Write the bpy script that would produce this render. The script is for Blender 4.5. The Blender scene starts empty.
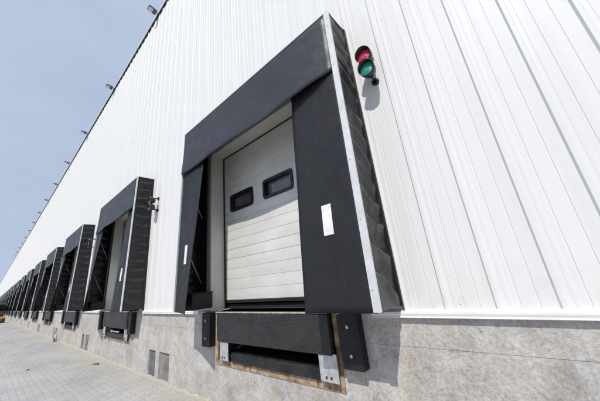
import bpy, bmesh, math, random
from mathutils import Vector, Matrix, noise
random.seed(7)
sc = bpy.context.scene
COL = sc.collection
S = 5.9078          # pitch of the dock bays along the wall (m); wall face is y = 0, camera side is -y
H = 3.18            # top of a shelter above the sill
GND = -1.174        # yard level below the sill
ROOF = 9.92
NB = 18             # number of bays
XR, XL = 9.0, -150.0

# ------------------------------------------------------------------ node helpers
def newmat(name):
    m = bpy.data.materials.new(name); m.use_nodes = True
    nt = m.node_tree
    for n in list(nt.nodes): nt.nodes.remove(n)
    o = nt.nodes.new('ShaderNodeOutputMaterial'); b = nt.nodes.new('ShaderNodeBsdfPrincipled')
    nt.links.new(b.outputs[0], o.inputs[0])
    return m, nt, b
def N(nt, t, **k):
    n = nt.nodes.new(t)
    for a, v in k.items():
        if hasattr(n, a): setattr(n, a, v)
        else: n.inputs[a.replace('_', ' ')].default_value = v
    return n
def L(nt, a, b): nt.links.new(a, b)
def coords(nt, scale=(1, 1, 1), kind='Object', rot=(0, 0, 0)):
    c = N(nt, 'ShaderNodeTexCoord'); m = N(nt, 'ShaderNodeMapping')
    m.inputs['Scale'].default_value = scale; m.inputs['Rotation'].default_value = rot
    L(nt, c.outputs[kind], m.inputs[0]); return m.outputs[0]
def world_coords(nt, scale=(1, 1, 1)):
    g = N(nt, 'ShaderNodeNewGeometry'); m = N(nt, 'ShaderNodeMapping')
    m.inputs['Scale'].default_value = scale
    L(nt, g.outputs['Position'], m.inputs[0]); return m.outputs[0]
def noi(nt, vec, scale, detail=4, rough=.55, dist=0):
    n = N(nt, 'ShaderNodeTexNoise'); n.inputs['Scale'].default_value = scale
    n.inputs['Detail'].default_value = detail; n.inputs['Roughness'].default_value = rough
    n.inputs['Distortion'].default_value = dist
    L(nt, vec, n.inputs['Vector']); return n.outputs['Fac']
def ramp(nt, fac, stops):
    r = N(nt, 'ShaderNodeValToRGB'); e = r.color_ramp.elements
    while len(e) < len(stops): e.new(.5)
    for i, (p, c) in enumerate(stops):
        e[i].position = p
        e[i].color = (c, c, c, 1) if not isinstance(c, tuple) else (*c, 1)
    L(nt, fac, r.inputs[0]); return r.outputs[0]
def mixc(nt, fac, a, b, mode='MIX'):
    m = N(nt, 'ShaderNodeMix', data_type='RGBA', blend_type=mode)
    if isinstance(fac, (int, float)): m.inputs[0].default_value = fac
    else: L(nt, fac, m.inputs[0])
    for s, v in ((6, a), (7, b)):
        if isinstance(v, tuple): m.inputs[s].default_value = (*v, 1)
        else: L(nt, v, m.inputs[s])
    return m.outputs[2]
def math_(nt, op, a, b=0.0):
    m = N(nt, 'ShaderNodeMath', operation=op)
    for i, v in enumerate((a, b)):
        if isinstance(v, (int, float)): m.inputs[i].default_value = v
        else: L(nt, v, m.inputs[i])
    return m.outputs[0]
def bump(nt, b, h, dist=.01, st=1.0):
    n = N(nt, 'ShaderNodeBump'); n.inputs['Distance'].default_value = dist; n.inputs['Strength'].default_value = st
    L(nt, h, n.inputs['Height']); L(nt, n.outputs[0], b.inputs['Normal'])

def plain(name, col, rough=.5, metal=0.0, var=.12, sc_=6.0, bd=0.0, spec=.5, bs=60):
    """base colour with soft mottling"""
    m, nt, b = newmat(name)
    v = world_coords(nt)
    f = ramp(nt, noi(nt, v, sc_, 5), [(.3, 1 - var), (.7, 1 + var)])
    L(nt, mixc(nt, 1.0, col, f, 'MULTIPLY'), b.inputs['Base Color'])
    r = ramp(nt, noi(nt, v, sc_ * 2.3, 4), [(.3, max(.02, rough - .08)), (.7, min(1, rough + .1))])
    L(nt, r, b.inputs['Roughness'])
    b.inputs['Metallic'].default_value = metal
    b.inputs['Specular IOR Level'].default_value = spec
    if bd: bump(nt, b, noi(nt, v, bs, 4), bd)
    return m

M = {}
# white coated steel cladding: faint dirt runs, slight oil canning
m, nt, b = newmat('white_cladding')
v = world_coords(nt)
streak = ramp(nt, noi(nt, world_coords(nt, (9, 1, .35)), 1.0, 5, .6), [(.35, (.685, .695, .70)), (.75, (.64, .646, .646))])
dirt = ramp(nt, noi(nt, v, 1.1, 6, .6), [(.42, (.75, .70, .62)), (.8, (1, 1, 1))])
colr = mixc(nt, .06, streak, dirt, 'MULTIPLY')
sx = N(nt, 'ShaderNodeSeparateXYZ'); L(nt, v, sx.inputs[0])
splash = math_(nt, 'MULTIPLY', ramp(nt, sx.outputs[2], [(0.0, 1), (.35, 0)]), ramp(nt, noi(nt, v, 7, 5), [(.4, 0), (.75, .5)]))
colr = mixc(nt, splash, colr, (.55, .51, .45))
L(nt, colr, b.inputs['Base Color']); b.inputs['Roughness'].default_value = .5; b.inputs['Specular IOR Level'].default_value = .3
bump(nt, b, noi(nt, world_coords(nt, (5, 1, .7)), 1.0, 3), .004)
M['clad'] = m
M['flash'] = plain('white_flashing', (.70, .71, .71), .35, var=.05, sc_=5)
M['black_trim_and_gap'] = plain('matt_black', (.012, .012, .013), .8, var=.2)
# concrete plinth
m, nt, b = newmat('cast_concrete')
v = world_coords(nt)
base = ramp(nt, noi(nt, v, 1.3, 9, .68, .3), [(.30, (.36, .355, .35)), (.50, (.505, .493, .478)), (.70, (.60, .585, .565))])
blot = ramp(nt, noi(nt, v, 6.0, 10, .80, .8), [(.36, (.36, .36, .36)), (.46, (.80, .80, .80)), (.56, (1, 1, 1))])
c1 = mixc(nt, .60, base, blot, 'MULTIPLY')
stv = world_coords(nt, (3.2, 3, .45))
strk = ramp(nt, noi(nt, stv, 1.4, 7, .65), [(.44, 0.0), (.72, .60)])
c2 = mixc(nt, strk, c1, (.36, .29, .22))
tan = ramp(nt, noi(nt, world_coords(nt, (1.3, 1, .9)), 2.6, 7, .7, .6), [(.52, 0.0), (.70, .30)])
c2 = mixc(nt, tan, c2, (.47, .39, .30))
pale = ramp(nt, noi(nt, world_coords(nt, (1, 1, 2.2)), 2.2, 6, .7, 1.5), [(.55, 0.0), (.72, .6)])
c3 = mixc(nt, pale, c2, (.60, .585, .555))
fine = ramp(nt, noi(nt, v, 38, 6, .8), [(.32, .60), (.56, 1.05)])
c4 = mixc(nt, 1.0, c3, fine, 'MULTIPLY')
vor = N(nt, 'ShaderNodeTexVoronoi'); vor.inputs['Scale'].default_value = 15; L(nt, v, vor.inputs['Vector'])
pit = ramp(nt, vor.outputs['Distance'], [(.05, .38), (.12, 1)])
pm = ramp(nt, noi(nt, v, 3, 3), [(.5, 0.0), (.62, 1)])
c5 = mixc(nt, pm, c4, mixc(nt, 1.0, c4, pit, 'MULTIPLY'))
# pale trowel scratches running slanted over the face
wv = N(nt, 'ShaderNodeTexWave'); wv.bands_direction = 'Z'; wv.inputs['Scale'].default_value = .55
wv.inputs['Distortion'].default_value = 7; wv.inputs['Detail'].default_value = 4; wv.inputs['Detail Scale'].default_value = .9
L(nt, v, wv.inputs['Vector'])
sl = math_(nt, 'MULTIPLY', ramp(nt, wv.outputs['Fac'], [(.975, 0.0), (.998, .35)]), ramp(nt, noi(nt, v, 2.5, 6), [(.5, 0.0), (.66, 1.0)]))
c6 = mixc(nt, sl, c5, (.66, .64, .61))
L(nt, c6, b.inputs['Base Color']); b.inputs['Roughness'].default_value = .88
hh = math_(nt, 'ADD', math_(nt, 'MULTIPLY', noi(nt, v, 30, 8, .75), .6), math_(nt, 'ADD', noi(nt, v, 5, 5), math_(nt, 'MULTIPLY', pit, .4)))
bump(nt, b, hh, .012)
M['conc'] = m
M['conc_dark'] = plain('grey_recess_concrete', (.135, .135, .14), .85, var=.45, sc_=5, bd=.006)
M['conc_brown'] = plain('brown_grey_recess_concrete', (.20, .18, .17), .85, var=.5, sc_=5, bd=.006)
M['pit'] = plain('dark_pit_concrete', (.05, .05, .05), .9, var=.3)
# coated fabrics
def fabric(name, col, rough, wr=.004, spec=.4):
    m, nt, b = newmat(name)
    v = world_coords(nt)
    f = ramp(nt, noi(nt, v, 2.5, 6, .6), [(.3, .90), (.7, 1.10)])
    dust = ramp(nt, noi(nt, world_coords(nt, (6, 6, 1.2)), 2.0, 8, .75), [(.52, 0.0), (.85, .07)])
    c = mixc(nt, dust, mixc(nt, 1.0, col, f, 'MULTIPLY'), (.22, .21, .20))
    L(nt, c, b.inputs['Base Color'])
    L(nt, ramp(nt, noi(nt, v, 6, 5), [(.3, rough - .08), (.7, rough + .12)]), b.inputs['Roughness'])
    b.inputs['Specular IOR Level'].default_value = spec
    h = math_(nt, 'ADD', noi(nt, v, 3.0, 3), math_(nt, 'MULTIPLY', noi(nt, v, 220, 2), .03))
    bump(nt, b, h, wr)
    return m
M['head'] = fabric('slate_coated_sheet', (.023, .025, .032), .46, .02, .5)
M['curtain'] = fabric('charcoal_rubber_sheet', (.0115, .0122, .0155), .52, .015, .4)
M['side'] = fabric('black_pleated_fabric', (.016, .016, .017), .33, .004, .7)
M['side_far'] = fabric('black_ribbed_fabric', (.009, .009, .010), .40, .004, .5)
M['alu'] = plain('aluminium', (.66, .67, .68), .42, .35, var=.08, sc_=9)
M['galv'] = plain('galvanised_steel', (.50, .51, .52), .5, .45, var=.25, sc_=14)
M['steel_dark'] = plain('dark_bracket_steel', (.075, .078, .08), .5, .5)
M['white_mark'] = plain('white_marker', (.72, .72, .70), .5, var=.14, sc_=22)
M['screw'] = plain('steel_screw', (.32, .32, .32), .4, .7)
M['rubber'] = plain('black_rubber', (.011, .011, .012), .55, var=.4, sc_=14, bd=.003, spec=.35)
M['beam'] = plain('worn_black_steel', (.019, .019, .020), .5, .2, var=.6, sc_=9, bd=.004)
# rusty angle iron
m, nt, b = newmat('rusty_steel')
v = world_coords(nt)
c = ramp(nt, noi(nt, v, 9, 8, .7, .4), [(.33, (.11, .06, .03)), (.44, (.25, .145, .07)), (.54, (.36, .27, .18)), (.68, (.46, .41, .34))])
L(nt, c, b.inputs['Base Color']); b.inputs['Roughness'].default_value = .85
bump(nt, b, noi(nt, v, 60, 5), .006); M['rust'] = m
M['deck_edge'] = plain('worn_steel_edge', (.42, .37, .30), .6, .1, var=.3, sc_=12)
# checker-plate lip
m, nt, b = newmat('tread_plate')
v = world_coords(nt, (1, 1, 1))
sp = N(nt, 'ShaderNodeSeparateXYZ'); L(nt, v, sp.inputs[0])
u1 = math_(nt, 'SINE', math_(nt, 'MULTIPLY', sp.outputs[0], 2 * math.pi / .032))
u2 = math_(nt, 'SINE', math_(nt, 'MULTIPLY', sp.outputs[2], 2 * math.pi / .028))
dd = ramp(nt, math_(nt, 'MULTIPLY', u1, u2), [(.25, 0.0), (.7, 1.0)])
cc = ramp(nt, noi(nt, v, 4, 8, .7), [(.3, (.012, .012, .013)), (.7, (.030, .030, .032))])
dot_tone = math_(nt, 'MULTIPLY', dd, ramp(nt, noi(nt, v, 7, 5), [(.35, .1), (.75, .8)]))  # raised dots lighter, more so in some patches
L(nt, mixc(nt, dot_tone, cc, (.11, .11, .115)), b.inputs['Base Color'])
b.inputs['Roughness'].default_value = .5; b.inputs['Metallic'].default_value = .15
bump(nt, b, dd, .003); M['tread'] = m
# sectional door panel
m, nt, b = newmat('door_white')
v = world_coords(nt)
c = ramp(nt, noi(nt, world_coords(nt, (1.2, 1, 2)), 1.6, 6, .6), [(.3, (.56, .555, .54)), (.7, (.66, .655, .635))])
L(nt, c, b.inputs['Base Color']); b.inputs['Roughness'].default_value = .42
bump(nt, b, noi(nt, v, 160, 3), .0012); M['door'] = m
M['jamb'] = plain('cream_jamb', (.60, .58, .53), .5, var=.06)
M['glass'] = plain('dark_glass', (.13, .13, .145), .10, var=.5, sc_=1.1, spec=.8)
M['pane_light'] = plain('interior_grey', (.20, .20, .215), .25, var=.25)
M['frame_black'] = plain('black_plastic', (.010, .010, .011), .35, var=.1)
def lens(name, col):
    m, nt, b = newmat(name)
    vo = N(nt, 'ShaderNodeTexVoronoi'); vo.inputs['Scale'].default_value = 90
    L(nt, coords(nt), vo.inputs['Vector'])
    L(nt, mixc(nt, ramp(nt, vo.outputs['Distance'], [(.1, 0.0), (.8, .4)]), col, tuple(x * .45 for x in col)), b.inputs['Base Color'])
    b.inputs['Roughness'].default_value = .3
    bump(nt, b, vo.outputs['Distance'], .003); return m
M['red'] = lens('red_lens', (.55, .03, .09)); M['green'] = lens('green_lens', (.02, .27, .21))
M['lampglass'] = plain('lamp_glass', (.55, .56, .56), .2, var=.05)
M['lampbody'] = plain('grey_lamp_body', (.09, .09, .095), .5, .3)
M['yellow'] = plain('yellow_paint', (.62, .33, .02), .45, var=.15)
M['wood'] = plain('weathered_wood', (.17, .11, .075), .8, var=.3, sc_=20)
# pavers
m, nt, b = newmat('concrete_pavers')
gx = world_coords(nt)
mp = N(nt, 'ShaderNodeMapping'); mp.inputs['Rotation'].default_value = (0, 0, math.radians(90)); L(nt, gx, mp.inputs[0])
br = N(nt, 'ShaderNodeTexBrick'); L(nt, mp.outputs[0], br.inputs['Vector'])
br.inputs['Scale'].default_value = 1.0; br.inputs['Brick Width'].default_value = .20; br.inputs['Row Height'].default_value = .10
br.inputs['Mortar Size'].default_value = .0038; br.inputs['Mortar Smooth'].default_value = .3; br.inputs['Bias'].default_value = -.1
br.inputs['Color1'].default_value = (.385, .385, .385, 1); br.inputs['Color2'].default_value = (.325, .33, .335, 1)
br.inputs['Mortar'].default_value = (.275, .27, .26, 1)
big = ramp(nt, noi(nt, world_coords(nt, (.5, 1.0, 1)), .9, 7, .65), [(.3, .80), (.7, 1.15)])
c1 = mixc(nt, 1.0, br.outputs['Color'], big, 'MULTIPLY')
sd = N(nt, 'ShaderNodeSeparateXYZ'); L(nt, gx, sd.inputs[0])
# sand swept up along the foot of the wall, plus loose patches
near = ramp(nt, math_(nt, 'ADD', math_(nt, 'MULTIPLY', sd.outputs[1], 1.0), 1.0), [(.18, 0.0), (.75, .55), (.97, .95)])
sand = math_(nt, 'MULTIPLY', near, ramp(nt, noi(nt, gx, 3.0, 7, .7), [(.28, .25), (.62, 1.0)]))
patch = ramp(nt, noi(nt, world_coords(nt, (.35, 1.2, 1)), 1.5, 7, .7), [(.52, 0.0), (.75, .5)])
c2 = mixc(nt, math_(nt, 'MAXIMUM', sand, patch), c1, (.42, .385, .32))
fn = ramp(nt, noi(nt, gx, 55, 5, .8), [(.3, .8), (.7, 1.12)])
c3 = mixc(nt, 1.0, c2, fn, 'MULTIPLY')
L(nt, c3, b.inputs['Base Color']); b.inputs['Roughness'].default_value = .85
bump(nt, b, math_(nt, 'ADD', math_(nt, 'MULTIPLY', br.outputs['Fac'], -1.0), math_(nt, 'MULTIPLY', noi(nt, gx, 70, 4), .3)), .006)
M['pavers'] = m
M['sand'] = plain('loose_sand', (.39, .36, .30), .95, var=.35, sc_=30, bd=.01)

# ------------------------------------------------------------------ mesh helpers
class MB:
    def __init__(s): s.bm = bmesh.new(); s.mats = []
    def mi(s, m):
        if m not in s.mats: s.mats.append(m)
        return s.mats.index(m)
    def box(s, x0, x1, y0, y1, z0, z1, m, bev=0.0, seg=2, mat=None):
        mi = s.mi(m)
        t = bmesh.new()
        bmesh.ops.create_cube(t, size=1)
        for vv in t.verts:
            vv.co = Vector(((x0 + x1) / 2 + vv.co.x * (x1 - x0), (y0 + y1) / 2 + vv.co.y * (y1 - y0), (z0 + z1) / 2 + vv.co.z * (z1 - z0)))
        if bev: bmesh.ops.bevel(t, geom=t.edges[:], offset=bev, segments=seg, affect='EDGES', profile=.5)
        s.merge(t, mi, mat)
    def merge(s, t, mi, mat=None, smooth=False):
        vm = {}
        for vv in t.verts:
            co = vv.co.copy()
            if mat is not None: co = mat @ co
            vm[vv] = s.bm.verts.new(co)
        for f in t.faces:
            try: nf = s.bm.faces.new([vm[q] for q in f.verts]); nf.material_index = mi; nf.smooth = smooth or f.smooth
            except ValueError: pass
        t.free()
    def quad(s, pts, m, smooth=False):
        f = s.bm.faces.new([s.bm.verts.new(p) for p in pts]); f.material_index = s.mi(m); f.smooth = smooth
    def tube(s, pts, r, m, n=10, cap=True, smooth=True):
        """swept round bar; r a number or one per point"""
        mi = s.mi(m); pts = [Vector(p) for p in pts]; rings = []
        for i, p in enumerate(pts):
            a = pts[max(i - 1, 0)]; c = pts[min(i + 1, len(pts) - 1)]; d = (c - a).normalized()
            up = Vector((0, 0, 1)) if abs(d.z) < .9 else Vector((1, 0, 0))
            e1 = d.cross(up).normalized(); e2 = d.cross(e1).normalized()
            rr = r[i] if isinstance(r, (list, tuple)) else r
            rings.append([s.bm.verts.new(p + e1 * rr * math.cos(2 * math.pi * k / n) + e2 * rr * math.sin(2 * math.pi * k / n)) for k in range(n)])
        for i in range(len(rings) - 1):
            for k in range(n):
                f = s.bm.faces.new([rings[i][k], rings[i][(k + 1) % n], rings[i + 1][(k + 1) % n], rings[i + 1][k]]); f.material_index = mi; f.smooth = smooth
        if cap:
            for rg in (rings[0], rings[-1]):
                f = s.bm.faces.new(rg); f.material_index = mi
    def sheet(s, P, off, m, smooth=True):
        """closed sheet of thickness off (a vector) from a grid of points"""
        mi = s.mi(m); off = Vector(off); R_, C_ = len(P), len(P[0])
        A = [[s.bm.verts.new(Vector(p)) for p in row] for row in P]
        B = [[s.bm.verts.new(Vector(p) + off) for p in row] for row in P]
        def q(a, b_, c_, d, sm):
            f = s.bm.faces.new((a, b_, c_, d)); f.material_index = mi; f.smooth = sm
        for i in range(R_ - 1):
            for j in range(C_ - 1):
                q(A[i][j], A[i][j + 1], A[i + 1][j + 1], A[i + 1][j], smooth)
                q(B[i + 1][j], B[i + 1][j + 1], B[i][j + 1], B[i][j], smooth)
        for i in range(R_ - 1):
            q(A[i][0], A[i + 1][0], B[i + 1][0], B[i][0], False); q(A[i + 1][-1], A[i][-1], B[i][-1], B[i + 1][-1], False)
        for j in range(C_ - 1):
            q(A[0][j + 1], A[0][j], B[0][j], B[0][j + 1], False); q(A[-1][j], A[-1][j + 1], B[-1][j + 1], B[-1][j], False)
    def build(s, name, parent=None, loc=None):
        bmesh.ops.recalc_face_normals(s.bm, faces=s.bm.faces[:])
        me = bpy.data.meshes.new(name)
        off = Vector(loc) if loc is not None else Vector((0, 0, 0))
        if loc is not None:
            for vv in s.bm.verts: vv.co -= off
        s.bm.to_mesh(me); s.bm.free()
        for mm in s.mats: me.materials.append(M[mm])
        o = bpy.data.objects.new(name, me); COL.objects.link(o)
        if parent is not None: o.parent = parent
        o.location = off
        return o
def tag(o, label=None, cat=None, group=None, kind=None):
    for k_, v_ in (('label', label), ('category', cat), ('group', group), ('kind', kind)):
        if v_: o[k_] = v_
    return o
def empty(name, loc=(0, 0, 0)):
    o = bpy.data.objects.new(name, None); COL.objects.link(o); o.location = loc; o.empty_display_size = .1; return o
def copy_tree(o, parent=None):
    c = o.copy(); COL.objects.link(c); c.parent = parent
    for ch in [q for q in bpy.data.objects if q.parent == o]: copy_tree(ch, c)
    return c
ORD = ['first', 'second', 'third', 'fourth', 'fifth', 'sixth', 'seventh', 'eighth', 'ninth', 'tenth', 'eleventh', 'twelfth',
       'thirteenth', 'fourteenth', 'fifteenth', 'sixteenth', 'seventeenth', 'eighteenth', 'nineteenth', 'twentieth']

# ------------------------------------------------------------------ ground
g = MB()
xs = [-3000, -400, -150, -60, -20, -6, 2, 12, 60, 400, 3000]; ys = [-3000, -400, -60, -12, -4, 0, 12, 300, 3000]
for i in range(len(xs) - 1):
    for j in range(len(ys) - 1):
        g.quad([(xs[i], ys[j], GND), (xs[i + 1], ys[j], GND), (xs[i + 1], ys[j + 1], GND), (xs[i], ys[j + 1], GND)], 'pavers')
bmesh.ops.remove_doubles(g.bm, verts=g.bm.verts[:], dist=.001)
tag(g.build('paved_yard'), kind='structure')

# ------------------------------------------------------------------ warehouse building
wh = empty('warehouse', (0, 0, GND))
tag(wh, 'long white ribbed metal warehouse on a stained concrete plinth with a row of loading bays', 'warehouse')
def wpart(mb, name, parent=None):
    o = mb.build(name); o.parent = parent or wh; o.location = (0, 0, -GND) if parent is None else (0, 0, 0); return o
DX0, DX1, DZ1 = -3.10, -.30, 2.72      # door opening of the first bay
# cladding with raised ribs, swages and door openings
prof = []
PIT = .333
n0, n1 = int(XL / PIT) - 1, int(XR / PIT)
for n in range(n0, n1 + 1):
    x = n * PIT - .02
    prof += [(x, 0), (x + .012, -.016), (x + .036, -.016), (x + .048, 0)]
    if x > -40:
        for q in (.135, .235):
            prof += [(x + q, 0), (x + q + .004, .0035), (x + q + .009, .0035), (x + q + .013, 0)]
        prof += [(x + .072, 0), (x + .078, -.002), (x + .098, -.002), (x + .104, 0)]
cuts = []
for k in range(NB): cuts += [DX0 - S * k, DX1 - S * k]
prof.sort()
pts = [p for p in prof if XL <= p[0] <= XR]
def yat(x):
    for i in range(len(pts) - 1):
        if pts[i][0] <= x <= pts[i + 1][0]:
            t = (x - pts[i][0]) / max(1e-9, pts[i + 1][0] - pts[i][0]); return pts[i][1] + t * (pts[i + 1][1] - pts[i][1])
    return 0
pts = sorted(pts + [(x, yat(x)) for x in cuts])
w = MB(); mi = w.mi('clad')
def inopen(xm):
    for k in range(NB):
        if DX0 - S * k < xm < DX1 - S * k: return True
    return False
ZL = [.012, DZ1, ROOF - .02]
cols = {}
vcol = [[w.bm.verts.new((x, y, z)) for z in ZL] for x, y in pts]
for i in range(len(pts) - 1):
    xm = (pts[i][0] + pts[i + 1][0]) / 2
    for j in range(2):
        if j == 0 and inopen(xm): continue
        f = w.bm.faces.new((vcol[i][j], vcol[i + 1][j], vcol[i + 1][j + 1], vcol[i][j + 1])); f.material_index = mi
# end walls, back wall and roof of the hall so that it is a solid building
DEP = 60.0
w.quad([(XR, 0, 0), (XR, DEP, 0), (XR, DEP, ROOF), (XR, 0, ROOF)], 'clad')
w.quad([(XL, DEP, 0), (XL, 0, 0), (XL, 0, ROOF), (XL, DEP, ROOF)], 'clad')
w.quad([(XR, DEP, GND), (XL, DEP, GND), (XL, DEP, ROOF), (XR, DEP, ROOF)], 'clad')
w.quad([(XL, .05, ROOF - .03), (XR, .05, ROOF - .03), (XR, DEP, ROOF - .03), (XL, DEP, ROOF - .03)], 'clad')
wpart(w, 'cladding')
# screws in the cladding foot and at one higher rail
w = MB()
for n in range(-59, 12, 3):
    for z in (.055, 2.98, 5.6):
        xx = n * PIT + .10
        if z < DZ1 and inopen(xx): continue
        w.tube([(xx, .002, z), (xx, -.004, z), (xx, -.007, z)], [.0055, .0055, .003], 'clad', 6)
tag(wpart(w, 'screw'), kind='stuff')
# coping with a row of dark blocks below it between the ribs
w = MB()
w.box(XL, XR, -.055, -.050, ROOF - .045, ROOF + .012, 'flash')
w.box(XL, XR, -.0505, .30, ROOF + .0095, ROOF + .016, 'flash')
w.box(XL, XR, -.0495, -.036, ROOF - .045, ROOF - .038, 'flash')
wpart(w, 'coping')
w = MB()
for n in range(n0, n1):
    x = n * PIT - .02
    if XL < x < XR - .3: w.box(x + .055, x + .325, -.046, -.001, ROOF - .10, ROOF - .046, 'black_trim_and_gap')
tag(wpart(w, 'coping_dash'), kind='stuff')
# sill flashing between the bays, slightly rounded nose
segs = [(-.30, XR)] + [(-S * (k + 1) + .02, -S * k - 3.42) for k in range(NB)]
for a, b_ in segs:
    w = MB()
    P = [(.02, .016), (-.010, .016), (-.030, .010), (-.040, .001), (-.0405, -.012), (-.036, -.030), (-.040, -.040), (-.036, -.044), (.0, -.042)]
    n = max(2, int((b_ - a) / 1.0) + 1); rings = []
    for i in range(n + 1):
        x = a + (b_ - a) * i / n
        rings.append([w.bm.verts.new((x, y, z)) for y, z in P])
    mi = w.mi('flash')
    for i in range(n):
        for j in range(len(P) - 1):
            f = w.bm.faces.new((rings[i][j], rings[i + 1][j], rings[i + 1][j + 1], rings[i][j + 1])); f.material_index = mi
    for rg in (rings[0], rings[-1]):
        f = w.bm.faces.new(rg); f.material_index = mi
    wpart(w, 'sill_flashing')
# plinth with leveller pits, joints and the paired recesses
PX0, PX1, PZ0 = -2.90, -.745, -.655
def perforated(mb, x0, x1, z0, z1, holes, m):
    xs = sorted({x0, x1} | {h[0] for h in holes} | {h[1] for h in holes}); zs = sorted({z0, z1} | {h[2] for h in holes} | {h[3] for h in holes})
    mi = mb.mi(m); V = {}
    def vv(x, z):
        if (x, z) not in V: V[(x, z)] = mb.bm.verts.new((x, 0, z))
        return V[(x, z)]
    for i in range(len(xs) - 1):
        xm = (xs[i] + xs[i + 1]) / 2
        hs = [h for h in holes if h[0] < xm < h[1]]
        for j in range(len(zs) - 1):
            zm = (zs[j] + zs[j + 1]) / 2
            if any(h[2] < zm < h[3] for h in hs): continue
            f = mb.bm.faces.new((vv(xs[i], zs[j]), vv(xs[i + 1], zs[j]), vv(xs[i + 1], zs[j + 1]), vv(xs[i], zs[j + 1]))); f.material_index = mi
    for a, b_, c_, d_, dep, mm, mr in holes:
        mb.quad([(a, 0, c_), (a, dep, c_), (a, dep, d_), (a, 0, d_)], mr); mb.quad([(b_, dep, c_), (b_, 0, c_), (b_, 0, d_), (b_, dep, d_)], mr)
        mb.quad([(a, 0, c_), (b_, 0, c_), (b_, dep, c_), (a, dep, c_)], mr); mb.quad([(a, dep, d_), (b_, dep, d_), (b_, 0, d_), (a, 0, d_)], mr)
        mb.quad([(a, dep, c_), (b_, dep, c_), (b_, dep, d_), (a, dep, d_)], mm)
w = MB(); holes = []
J0, J1 = -.268, -.264
holes.append((PX1 + .002, XR - .001, J0, J1, .003, 'conc', 'conc'))
for k in range(NB):
    o = -S * k
    holes.append((PX0 + o, PX1 + o, PZ0, -.001, 1.6, 'pit', 'pit'))
    a, b_ = PX1 - S + o, PX0 + o
    if a < XL: a = XL + .01
    jx = -5.035 + o
    if jx > XL + 1 and k < 12:
        holes.append((a + .002, jx - .004, J0, J1, .003, 'conc', 'conc')); holes.append((jx + .004, b_ - .002, J0, J1, .003, 'conc', 'conc'))
        holes.append((jx - .003, jx + .003, -.70, -.02, .012, 'conc', 'conc'))
    for p, q in ((-5.46, -5.12), (-4.95, -4.50)):
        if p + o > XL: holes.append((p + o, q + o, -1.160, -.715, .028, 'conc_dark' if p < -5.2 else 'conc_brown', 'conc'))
perforated(w, XL, XR, GND - .02, 0.0, holes, 'conc')
w.quad([(XL, 0, 0), (XR, 0, 0), (XR, .3, 0), (XL, .3, 0)], 'conc')
w.quad([(XR, 0, GND), (XR, DEP, GND), (XR, DEP, 0), (XR, 0, 0)], 'conc')
w.quad([(XL, DEP, GND), (XL, 0, GND), (XL, 0, 0), (XL, DEP, 0)], 'conc')
wpart(w, 'plinth')

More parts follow.
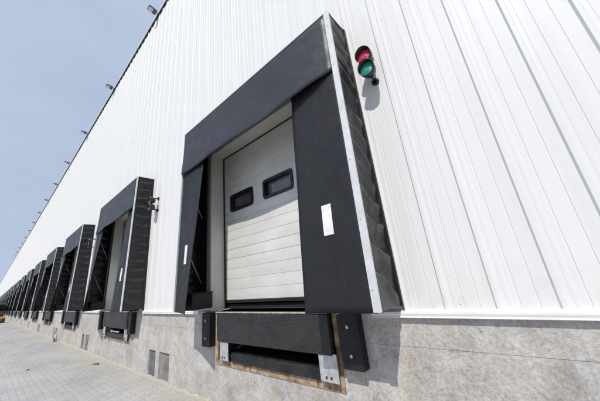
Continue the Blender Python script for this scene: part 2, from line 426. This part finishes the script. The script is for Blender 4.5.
# sectional doors: parts of the building
def make_door(o):
    w = MB()
    yj, yd = .30, .265
    # jambs and lintel, cream
    w.box(DX0 - .03, DX0, .0005, yj, .0, DZ1 + .03, 'jamb'); w.box(DX1, DX1 + .03, .0005, yj, .0, DZ1 + .03, 'jamb')
    w.box(DX0, DX1, .0005, yj, DZ1, DZ1 + .03, 'jamb')
    w.box(DX0, DX1, .263, .62, -.012, .004, 'steel_dark')
    jb = w
    w = MB()
    nrow = 16; z0, z1 = .125, 2.70; dz = (z1 - z0) / nrow
    X0, X1 = DX0 + .035, DX1 - .035
    win = [(-2.875, -2.245), (-1.975, -1.335), (-1.075, -.435)]; wz0, wz1 = 1.585, 1.885
    # door leaf: horizontal micro-ribbed profile swept along x, left open behind the windows
    xsd = [X0] + [q for a, b_ in win for q in (a, b_)] + [X1]
    prof_ = []
    for i in range(nrow):
        a = z0 + i * dz; sec = (i % 4 == 0 and i > 0)
        gdep = .011 if sec else .006; gw = .007 if sec else .005
        prof_ += [(a, yd + gdep), (a + gw, yd), (a + dz * .5, yd - .0015), (a + dz - gw, yd), (a + dz - .0005, yd + gdep)]
    prof_ = sorted(prof_ + [(wz0, yd), (wz1, yd)])
    mi = w.mi('door')
    V = [[w.bm.verts.new((x, y, z)) for z, y in prof_] for x in xsd]
    for i in range(len(xsd) - 1):
        for j in range(len(prof_) - 1):
            zm = (prof_[j][0] + prof_[j + 1][0]) / 2
            if i % 2 == 1 and wz0 < zm < wz1: continue
            f = w.bm.faces.new((V[i][j], V[i + 1][j], V[i + 1][j + 1], V[i][j + 1])); f.material_index = mi
    w.box(X0, X1, yd + .075, yd + .08, z0, z1, 'door')
    leaf = w
    s = MB()
    s.box(X0 - .034, X0, yd - .014, yd + .02, .005, z1 + .02, 'frame_black'); s.box(X1, X1 + .034, yd - .014, yd + .02, .005, z1 + .02, 'frame_black')
    s.box(X0, X1, yd - .010, yd + .02, z1 - .004, z1 + .018, 'frame_black')
    s.box(X0, X1, yd - .008, yd + .022, .082, .124, 'black_trim_and_gap', .006)
    s.box(X0, X1, yd + .03, yd + .04, .005, .06, 'black_trim_and_gap')  # black strip put in for the shade of the open gap
    wins = []
    for a, b_ in win:
        q = MB()
        # rounded black frame with a sunk pane
        def rr(x0, x1, zz0, zz1, r, n=5):
            P = []
            for cx, cz, st in ((x1 - r, zz1 - r, 0), (x0 + r, zz1 - r, 90), (x0 + r, zz0 + r, 180), (x1 - r, zz0 + r, 270)):
                for t in range(n + 1):
                    an = math.radians(st + 90 * t / n); P.append((cx + r * math.cos(an), cz + r * math.sin(an)))
            return P
        oo = rr(a - .012, b_ + .012, wz0 - .012, wz1 + .012, .06); ii = rr(a + .045, b_ - .045, wz0 + .042, wz1 - .042, .03)
        mi = q.mi('frame_black')
        R1 = [q.bm.verts.new((x, yd - .003, z)) for x, z in oo]; R2 = [q.bm.verts.new((x, yd - .020, z)) for x, z in rr(a - .006, b_ + .006, wz0 - .006, wz1 + .006, .055)]
        R3 = [q.bm.verts.new((x, yd - .020, z)) for x, z in rr(a + .036, b_ - .036, wz0 + .034, wz1 - .034, .035)]; R4 = [q.bm.verts.new((x, yd + .062, z)) for x, z in ii]
        for A_, B_ in ((R1, R2), (R2, R3), (R3, R4)):
            for t in range(len(A_)):
                f = q.bm.faces.new((A_[t], A_[(t + 1) % len(A_)], B_[(t + 1) % len(A_)], B_[t])); f.material_index = mi
        f = q.bm.faces.new(R4); f.material_index = q.mi('glass')
        wins.append(q)
    return jb, leaf, s, wins
jb, leaf, sl_, wins = make_door(0)
d0 = leaf.build('door'); d0.parent = wh; d0.location = (0, 0, -GND)
jb.build('door_jamb', d0); sl_.build('door_seal_and_gap_shade', d0)
for q in wins: q.build('window', d0)
for k in range(1, NB):
    c = copy_tree(d0, wh); c.location = (-S * k, 0, -GND)

# ------------------------------------------------------------------ dock shelter
def yf(z): return -(.434 - .0675 * max(0, min(1, z / H)))      # front plane leans slightly in at the top
ZB = .054
def wrinkle_panel(seed, nu, nv, style):
    """pleated fabric between the wall (u=0) and the front frame (u=1), as y/z grid with x offsets"""
    rows = []
    for j in range(nv + 1):
        v_ = j / nv; row = []
        for i in range(nu + 1):
            u = i / nu
            z = ZB + (H - ZB) * v_
            y = -.002 + (yf(z) + .004) * u
            env = (math.sin(math.pi * u) ** .85) * min(1, .15 + v_ * 9, .15 + (1 - v_) * 9) if 0 < u < 1 else 0
            nz = noise.noise(Vector((u * 1.5 + seed, v_ * 5.0, seed * 3.1)))
            nz2 = noise.noise(Vector((u * 3.0 - seed, v_ * 16.0, seed)))
            if style == 0:      # long slanting folds
                ph = z * 4.3 - u * .80 + nz * .55
            else:               # flatter, nearly level folds
                ph = z * 4.6 - u * .30 + nz * .45
            t = ph - math.floor(ph)
            ridge = (t / .78) ** 1.5 if t < .78 else ((1 - t) / .22) ** .9
            t2 = (ph * 2.1 + .35 + nz2 * .5); t2 -= math.floor(t2)
            r2 = (1 - abs(2 * t2 - 1)) ** 2.0
            nz3 = noise.noise(Vector((u * 5 + seed, z * 7, seed + 4)))
            wx = noise.noise(Vector((u * 2.2, z * 1.6, seed + 8))) * .9
            k1 = 1 - min(1, abs(noise.noise(Vector((u * 1.3 + wx * .5 + seed, z * 5.2 - u * 1.4 + wx, seed + 2)))) * 3.4)
            k2 = 1 - min(1, abs(noise.noise(Vector((u * 2.6 - wx + seed, z * 9.0 + u * 2.4 - wx, seed + 6)))) * 3.0)
            x = min(0.0, env * (.006 * (k1 - .45) + .003 * (k2 - .45) + (-.062 + .066 * ridge + .008 * r2) * (1 if style == 0 else .62) + .006 * nz2 + .004 * nz3))
            row.append((x, y, z))
        rows.append(row)
    return rows
def make_shelter(seed, style):
    root = empty('dock_shelter', (0, 0, 0))
    # side panels
    P = wrinkle_panel(seed, 26, 300, style)
    w = MB(); w.sheet([[(x - .004, y, z) for x, y, z in r] for r in P], (-.004, 0, 0), 'side' if style == 0 else 'side_far'); w.build('side_panel', root)
    P = wrinkle_panel(seed + 9, 12, 100, 1)
    w = MB(); w.sheet([[(-3.396 - x, y, z) for x, y, z in r] for r in P], (.004, 0, 0), 'side_far'); w.build('side_panel', root)
    # canopy panel on top
    rows = []
    for i in range(13):
        u = i / 12; row = []
        for j in range(61):
            x = -3.4 + 3.4 * j / 60
            sag = -.02 * math.sin(math.pi * u) * (1 + .6 * noise.noise(Vector((x * 3, u * 2, seed))))
            row.append((x, yf(H) * u, H + sag))
        rows.append(row)
    w = MB(); w.sheet(rows, (0, 0, -.004), 'side'); w.build('top_panel', root)
    # head curtain: one wide apron hanging over the side curtains
    low = [(-3.385, 2.325), (-3.1, 2.31), (-2.77, 2.315), (-2.4, 2.335), (-1.8, 2.325), (-1.23, 2.32), (-.68, 2.355), (-.32, 2.36), (-.052, 2.37)]
    def lowz(x):
        for a, b_ in zip(low, low[1:]):
            if x <= b_[0]: t = (x - a[0]) / (b_[0] - a[0]); return a[1] + t * (b_[1] - a[1])
        return low[-1][1]
    rows = []
    for i in range(15):
        row = []
        for j in range(49):
            x = -3.385 + (3.385 - .052) * j / 48; t = i / 14
            z = (H - .012) + (lowz(x) - (H - .012)) * t
            bul = -.030 * t * t * (1 + 1.3 * noise.noise(Vector((x * 1.1, t, seed)))) - .010 * math.sin(x * 2.2 + seed) * t
            bul *= max(0, min(1, (-x - .05) / .25))
            row.append((x, yf(z) - .016 + bul, z))
        rows.append(row)
    w = MB(); w.sheet(rows, (0, .006, 0), 'head'); w.build('head_curtain', root)
    # side curtains, twisted: tucked in at the top, pushed out at the foot
    def curtain(xo, xi, ytop, ybot, xib=None):
        rows = []
        for i in range(41):
            z = 2.50 + (ZB - 2.50) * i / 40; t = i / 40; row = []
            for j in range(13):
                u = j / 12; xin = xi + ((xib if xib is not None else xi) - xi) * t
                x = xo + (xin - xo) * u
                yo = yf(z) - .003; yi = ytop + (ybot - ytop) * t
                y = yo + (yi - yo) * u ** 1.25 + .010 * noise.noise(Vector((u * 2 + xo, z * 1.3, seed))) * min(1, 3 * u)
                row.append((x, y, z))
            rows.append(row)
        return rows
    RC = curtain(-.035, -.735, -.300, -.462, -.72)
    w = MB(); w.sheet(RC, (0, .006, 0), 'curtain'); rc = w.build('side_curtain', root)
    LC = curtain(-3.385, -2.70, -.365, -.615)
    w = MB(); w.sheet(LC, (0, .006, 0), 'curtain'); lc = w.build('side_curtain', root)
    def patch(G, x0, x1, z0, z1, par, name):
        zi = sorted(range(len(G)), key=lambda i: abs(G[i][0][2] - (z0 + z1) / 2))[0]
        def yat_(x, z):
            i = min(range(len(G) - 1), key=lambda i: abs(G[i][0][2] - z)); r = G[i]
            best = min(range(len(r) - 1), key=lambda j: abs((r[j][0] + r[j + 1][0]) / 2 - x))
            a, b_ = r[best], r[best + 1]; t = (x - a[0]) / (b_[0] - a[0]); return a[1] + t * (b_[1] - a[1])
        w = MB(); rows = [[(x0 + (x1 - x0) * j / 3, yat_(x0 + (x1 - x0) * j / 3, z1 + (z0 - z1) * i / 5) - .004, z1 + (z0 - z1) * i / 5) for j in range(4)] for i in range(6)]
        w.sheet(rows, (0, .003, 0), 'white_mark', False); w.build(name, par)
    patch(RC, -.43, -.32, .70, .985, rc, 'marker_strip')
    patch(LC, -3.09, -2.98, .73, 1.015, lc, 'marker_strip')
    # aluminium edge angles
    w = MB()
    zt, zb = H + .004, ZB + .008
    t = bmesh.new(); bmesh.ops.create_cube(t, size=1)
    for vv in t.verts:
        z = zt if vv.co.z > 0 else zb
        vv.co = Vector((-.058 if vv.co.x < 0 else .006, yf(z) - (.012 if vv.co.y < 0 else .004) - (.010 if vv.co.y < 0 else 0), z))
    w.merge(t, w.mi('alu'))
    for i in range(6):
        z = .22 + i * .55
        w.tube([(-.032, yf(z) - .020, z), (-.032, yf(z) - .024, z), (-.032, yf(z) - .026, z)], [.006, .006, .003], 'screw', 8)
    st = w.build('edge_strip', root)
    w = MB()
    t = bmesh.new(); bmesh.ops.create_cube(t, size=1)
    for vv in t.verts:
        z = zt if vv.co.z > 0 else zb
        vv.co = Vector((-3.405 if vv.co.x < 0 else -3.388, yf(z) - (.026 if vv.co.y < 0 else .0), z))
    w.merge(t, w.mi('alu')); w.build('edge_strip', root)
    w = MB(); w.box(-3.40, .0, yf(H) - .024, yf(H) + .02, H - .010, H + .004, 'alu'); w.build('edge_strip', root)
    # front frame behind the curtains and flanges on the wall
    w = MB()
    for x0, x1 in ((-3.38, -3.34), (-.06, -.02)):
        t = bmesh.new(); bmesh.ops.create_cube(t, size=1)
        for vv in t.verts:
            z = H - .02 if vv.co.z > 0 else ZB + .01
            vv.co = Vector((x0 if vv.co.x < 0 else x1, yf(z) + (.012 if vv.co.y < 0 else .05), z))
        w.merge(t, w.mi('steel_dark'))
    w.box(-3.34, -.06, yf(H) + .014, yf(H) + .05, H - .07, H - .02, 'steel_dark')
    w.build('front_frame', root)
    w = MB()
    w.box(-3.39, -3.12, -.034, -.031, ZB, H - .02, 'curtain'); w.box(-3.16, -3.12, -.060, -.034, ZB, H - .02, 'steel_dark')
    w.box(-.28, -.01, -.034, -.031, ZB, H - .02, 'curtain'); w.box(-.28, -.24, -.060, -.034, ZB, H - .02, 'steel_dark')
    w.box(-3.12, -.28, -.034, -.031, DZ1 + .05, H - .02, 'curtain')
    w.box(-.012, .003, -.040, -.031, ZB - .01, H, 'rubber'); w.box(.003, .006, -.044, -.0, ZB - .04, H, 'curtain')
    w.build('wall_flange', root)
    for zz in (1.09, 2.2):
        for xx in (-3.33, -.07):
            w = MB(); w.tube([(xx, -.36, zz), (xx, -.04, zz - .66)], .011, 'galv', 8); w.build('brace', root)
    for x0, x1 in ((-3.34, -2.98), (-.42, -.075)):
        w = MB(); w.box(x0, x1, -.37, -.036, ZB + .006, .285, 'curtain', .012)
        w.box(x0 - .005, x1 + .012, -.38, -.036, .285, .30, 'curtain', .004)
        w.build('bottom_pad', root)
    return root
sh0 = make_shelter(1.3, 0)
sh1 = make_shelter(5.7, 1)
SG = 'black dock shelters in a row along the wall'
tag(sh0, 'largest and nearest black dock shelter framing a white loading door, two lamps at its right', 'dock shelter', SG)
for k in range(1, NB):
    o = sh1 if k == 1 else copy_tree(sh1)
    o.location = (-S * k, 0, 0)
    o['label'] = 'black pleated dock shelter, %s in the row counted from the camera' % ORD[k] if k < NB - 1 else 'farthest small black dock shelter, last of the row on the white wall'
    o['category'] = 'dock shelter'; o['group'] = SG

# ------------------------------------------------------------------ dock levellers
def make_leveller():
    root = empty('dock_leveler')
    w = MB()
    # rusty angle lining the pit mouth
    w.box(-2.935, -2.880, -.010, .05, -.70, -.012, 'rust'); w.box(-.768, -.715, -.010, .05, -.70, -.012, 'rust')
    w.box(-2.880, -.768, -.0095, .05, -.70, -.636, 'rust')
    w.build('pit_frame', root)
    w = MB(); w.box(-2.935, -.73, -.030, .262, -.010, -.0, 'beam'); w.box(-2.868, -.79, -.062, -.031, -.016, -.001, 'deck_edge', .004); w.build('deck_plate', root)
    w = MB(); w.box(-2.80, -.775, -.080, -.020, -.385, -.022, 'tread', .008); w.tube([(-2.84, -.028, -.03), (-.795, -.028, -.03)], .020, 'beam', 10); w.build('lip', root)
    for a, b_, dz in ((-2.735, -2.545, 0), (-.955, -.735, 0)):
        w = MB(); w.box(a, b_, -.066, -.054, -.615, -.372, 'galv', .003)
        w.box(a, a + .012, -.053, .06, -.615, -.372, 'galv')
        for q in (.35, .62):
            xx = a + (b_ - a) * q; w.tube([(xx, -.064, -.575), (xx, -.074, -.575)], .011, 'beam', 8)
        w.build('lip_keeper', root)
    w = MB()
    w.box(-2.52, -.975, -.040, .10, -.627, -.515, 'beam', .012)
    w.box(-2.84, -.80, .101, .16, -.627, -.585, 'beam')
    w.tube([(-2.45, .02, -.47), (-2.2, .25, -.30)], .014, 'beam', 8)
    w.build('cross_beam', root)
    return root
lv = make_leveller()
LG = 'dock levelers under the doors'
for k in range(NB):
    if k == 0: o = lv
    else:
        o = copy_tree(lv); o.location = (-S * k, 0, 0)
    if k == 1:
        w = MB(); w.box(-2.12, -2.04, -.048, .01, -.50, -.45, 'yellow', .008); w.tube([(-2.03, -.03, -.48), (-1.5, -.03, -.48)], .014, 'galv', 10); w.build('safety_strut', o)
    o['label'] = ('black tread plate dock leveler in a rusty steel frame under the nearest door' if k == 0 else
                  'dark dock leveler with a small yellow block in its pit' if k == 1 else
                  'dark dock leveler set in the concrete under the %s shelter from the camera' % ORD[k])
    o['category'] = 'dock leveler'; o['group'] = LG

# ------------------------------------------------------------------ bumpers
def make_bumper(zt=-.012, h=.458, wdt=.22):
    root = empty('dock_bumper')
    w = MB(); w.box(0, wdt, -.105, -.002, zt - h, zt, 'rubber', .008); w.build('rubber_block', root)
    for zz in (zt - .105, zt - h + .115):
        w = MB()
        n = 16; rings = []
        w.tube([(wdt / 2, -.1045, zz), (wdt / 2, -.108, zz)], .026, 'rubber', 16)
        w.tube([(wdt / 2, -.107, zz), (wdt / 2, -.114, zz), (wdt / 2, -.117, zz)], [.0165, .0165, .011], 'galv', 6, smooth=False)
        w.build('bolt', root)
    return root
bp = make_bumper()
BG = 'black rubber dock bumpers beside the levelers'
first = True
for k in range(NB):
    for side, x in (('left', -3.175), ('right', -.645)):
        if first: o = bp; first = False
        else: o = copy_tree(bp)
        o.location = (x - S * k, 0, 0)
        if side == 'right': o.scale = (1.0, 1, 1.0)
        o['label'] = ('black rubber bumper block %s of the %s leveler from the camera' % (side, 'nearest' if k == 0 else ORD[k]))
        o['category'] = 'bumper'; o['group'] = BG

# ------------------------------------------------------------------ signal lamps
def make_signal():
    root = empty('traffic_light')
    w = MB()
    for zz in (0, .30):
        w.tube([(0, .0, zz), (0, -.022, zz), (0, -.026, zz)], [.040, .040, .030], 'frame_black', 14)
        w.tube([(0, -.02, zz), (0, -.075, zz + (.012 if zz == 0 else -.012)), (0, -.115, zz + (.045 if zz == 0 else -.045)), (0, -.125, zz + (.08 if zz == 0 else -.08))], .0125, 'frame_black', 10)
    w.build('mounting_arm', root)
    for zz, lm in ((.232, 'red'), (.062, 'green')):
        h = MB()
        cy = -.125
        h.tube([(0, cy + .045, zz), (0, cy + .030, zz), (0, cy - .01, zz), (0, cy - .045, zz), (0, cy - .055, zz)], [.03, .060, .076, .082, .082], 'frame_black', 24)
        # hood: open ring, longer on top
        n = 28; mi = h.mi('frame_black'); A = []; B = []; C_ = []; D = []
        for q in range(n):
            an = 2 * math.pi * q / n; up = (math.sin(an) + 1) / 2; ln = .018 + .040 * up ** 1.2
            for Ls, r, yy in ((A, .083, cy - .05), (B, .086, cy - .055 - ln), (C_, .080, cy - .055 - ln), (D, .077, cy - .05)):
                Ls.append(h.bm.verts.new((r * math.cos(an), yy, zz + r * math.sin(an))))
        for P_, Q_ in ((A, B), (B, C_), (C_, D)):
            for q in range(n):
                f = h.bm.faces.new((P_[q], P_[(q + 1) % n], Q_[(q + 1) % n], Q_[q])); f.material_index = mi; f.smooth = True
        hd = h.build('lamp_housing', root)
        l = MB(); rings = []
        mi = l.mi(lm)
        for r, yy in ((.0765, -.0555), (.066, -.059), (.045, -.064), (.02, -.067)):
            rings.append([l.bm.verts.new((r * math.cos(2 * math.pi * q / 24), cy + yy, zz + r * math.sin(2 * math.pi * q / 24))) for q in range(24)])
        for P_, Q_ in zip(rings, rings[1:]):
            for q in range(24):
                f = l.bm.faces.new((P_[q], P_[(q + 1) % 24], Q_[(q + 1) % 24], Q_[q])); f.material_index = mi; f.smooth = True
        f = l.bm.faces.new(rings[-1]); f.material_index = mi
        l.build('lens', hd)
    return root
sg = make_signal()
TG = 'red and green signal lamps beside the shelters'
for k in range(NB):
    o = sg if k == 0 else copy_tree(sg)
    o.location = (.215, 0, 2.262) if k == 0 else (-S * k + .40, 0, 2.235)
    o['label'] = ('large red and green signal lamp pair on the white wall beside the nearest shelter' if k == 0 else
                  'small red and green signal lamps right of the %s shelter from the camera' % ORD[k])
    o['category'] = 'signal light'; o['group'] = TG

# ------------------------------------------------------------------ floodlights on the roof edge
def make_flood():
    root = empty('floodlight')
    w = MB(); w.box(-.02, .02, -.075, -.056, -.05, .06, 'lampbody'); w.tube([(0, -.066, .03), (0, -.10, .04), (0, -.14, .04)], .016, 'lampbody', 8)
    w.build('bracket', root)
    R_ = Matrix.Translation((0, -.27, .03)) @ Matrix.Rotation(math.radians(-14), 4, 'X')
    w = MB(); w.box(-.13, .13, -.17, .15, -.028, .04, 'lampbody', .02, 3, R_)
    for q in range(5): w.box(-.11 + .05 * q, -.10 + .05 * q, -.02, .16, .04, .07, 'lampbody', 0, 2, R_)
    hd = w.build('lamp_head', root)
    w = MB(); w.box(-.105, .105, -.145, .03, -.034, -.0285, 'lampglass', .002, 1, R_)
    w.build('lamp_glass', hd)
    return root
fl = make_flood(); FG = 'floodlights along the roof edge'
for k in range(14):
    o = fl if k == 0 else copy_tree(fl)
    o.location = (-6.72 - 5.22 * k, 0, ROOF - .02); o.scale = (.82, .85, .85)
    o['label'] = ('grey floodlight on the roof edge, topmost and largest in the picture' if k == 0 else
                  'grey floodlight on the roof edge, %s in the line from the largest' % ORD[k])
    o['category'] = 'floodlight'; o['group'] = FG

# ------------------------------------------------------------------ small things on the yard
w = MB(); w.box(-.07, .07, -.035, .035, 0, .03, 'wood', .006, 2, Matrix.Rotation(.5, 4, 'Z'))
o = w.build('timber_offcut'); o.location = (-7.95, -.30, GND); tag(o, 'small brown timber offcut lying on the pavers near the wall foot', 'timber')
w = MB(); w.box(-.045, .045, -.022, .022, 0, .02, 'wood', .004, 2, Matrix.Rotation(-.3, 4, 'Z'))
o = w.build('timber_offcut'); o.location = (-9.56, -1.37, GND); tag(o, 'tiny dark timber scrap lying out on the open pavers', 'timber')
w = MB(); w.tube([(0, 0, 0), (0, 0, .24), (0, 0, .26)], [.05, .05, .035], 'galv', 12); w.tube([(0, 0, .0), (0, 0, .02)], .09, 'rust', 12)
w.box(-.05, .05, -.07, -.052, .03, .16, 'wood', .004)
o = w.build('marker_post'); o.location = (-15.37, -.13, GND); tag(o, 'short grey and brown stub post standing at the foot of the concrete wall', 'post')
# joint sand swept against the foot of the wall: a low uneven ridge
w = MB(); rows = []
prng = random.Random(3)
nx = 900
for i in range(nx + 1):
    t = i / nx; x = 8 - 8 * t - 60 * t ** 2
    wd = .05 + .035 * noise.noise(Vector((x * 2.1, 0, 0))) + .02 * noise.noise(Vector((x * 9, 3, 0))); hh_ = .014 + .008 * noise.noise(Vector((x * 5, 1, 0)))
    rows.append([(x, -.002, GND + hh_), (x, -wd * .35, GND + hh_ * .75), (x, -wd * .75, GND + hh_ * .3), (x, -wd, GND + .001)])
mi = w.mi('sand'); V = [[w.bm.verts.new(p) for p in r] for r in rows]
for i in range(nx):
    for j in range(3):
        f = w.bm.faces.new((V[i][j], V[i][j + 1], V[i + 1][j + 1], V[i + 1][j])); f.material_index = mi; f.smooth = True
tag(w.build('sand'), 'thin ridge of pale sand along the foot of the wall', 'sand', kind='stuff')
# small yellow roller far down the yard
rt = empty('road_roller', (-48.5, -.90, GND)); rt.scale = (.8, .8, .8)
tag(rt, 'small yellow and black road roller far down the yard at the left edge', 'roller')
w = MB(); w.box(-.55, .55, -.38, .38, .42, .88, 'yellow', .06, 3); w.box(-.25, .2, -.3, .3, .88, 1.0, 'yellow', .04); w.build('body', rt)
for x in (-.48, .48):
    w = MB(); w.tube([(x, -.45, .32), (x, .45, .32)], .32, 'steel_dark', 24); w.tube([(x, -.47, .32), (x, .47, .32)], .08, 'frame_black', 12); w.build('drum', rt)
w = MB(); w.tube([(.3, -.34, .85), (.3, -.34, 1.55), (.3, .34, 1.55), (.3, .34, .85)], .03, 'frame_black', 8); w.build('roll_bar', rt)
w = MB(); w.box(.05, .45, -.2, .2, .89, .98, 'frame_black', .03); w.box(.38, .46, -.2, .2, .98, 1.3, 'frame_black', .03); w.build('seat', rt)
w = MB(); w.tube([(-.3, 0, .95), (-.12, 0, 1.22)], .02, 'frame_black', 8); w.tube([(-.14, -.17, 1.2), (-.11, 0, 1.23), (-.14, .17, 1.2)], .015, 'frame_black', 8); w.build('steering_handle', rt)

# ------------------------------------------------------------------ camera
cam = bpy.data.cameras.new('camera'); co = bpy.data.objects.new('camera', cam); COL.objects.link(co)
R = Vector((0.74069217, 0.66382449, -0.10349956)); U = Vector((0.28600131, -0.17214823, 0.94263898)); F = Vector((-0.60792957, 0.72780631, 0.31736352))
mt = Matrix((R, U, -F)).transposed().to_4x4(); mt.translation = Vector((0.95830479, -2.37966792, 0.3738409))
co.matrix_world = mt
cam.sensor_width = 36; cam.lens = 258.148 / 600 * 36
cam.shift_x = (300 - 298.524) / 600; cam.shift_y = (189.561 - 200.5) / 600
cam.clip_start = .05; cam.clip_end = 9000
sc.camera = co

# ------------------------------------------------------------------ light
sd_ = Vector((.45, -1.0, 1.4)).normalized()
el = math.asin(sd_.z); az = math.atan2(sd_.x, sd_.y)
sun = bpy.data.lights.new('sun', 'SUN'); so = bpy.data.objects.new('sun', sun); COL.objects.link(so)
sun.energy = 3.9; sun.angle = math.radians(.55); sun.color = (1.0, .955, .89)
so.rotation_euler = (-sd_).to_track_quat('-Z', 'Y').to_euler(); so.location = (20, -30, 40)
W = bpy.data.worlds.new('World'); sc.world = W; W.use_nodes = True
nt = W.node_tree
for n in list(nt.nodes): nt.nodes.remove(n)
out = nt.nodes.new('ShaderNodeOutputWorld'); bg = nt.nodes.new('ShaderNodeBackground')
sky = nt.nodes.new('ShaderNodeTexSky'); sky.sky_type = 'NISHITA'; sky.sun_disc = False
sky.sun_elevation = el; sky.sun_rotation = az
sky.air_density = 1.0; sky.dust_density = 3.0; sky.ozone_density = 1.0
tc = nt.nodes.new('ShaderNodeTexCoord'); mp = nt.nodes.new('ShaderNodeMapping'); mp.inputs['Scale'].default_value = (1.2, 1.2, 3.2)
nt.links.new(tc.outputs['Generated'], mp.inputs[0])
cl = noi(nt, mp.outputs[0], 1.7, 8, .58, .4)
cf = ramp(nt, cl, [(.34, .84), (.70, .99)])
skyc = mixc(nt, cf, sky.outputs[0], (4.6, 5.45, 7.1))
nt.links.new(skyc, bg.inputs[0]); bg.inputs[1].default_value = .10
nt.links.new(bg.outputs[0], out.inputs[0])
sc.view_settings.view_transform = 'Standard'; sc.view_settings.look = 'None'
sc.view_settings.exposure = 0.12; sc.view_settings.gamma = 1.0
sc.view_settings.use_curve_mapping = False
sc.render.engine = 'CYCLES'
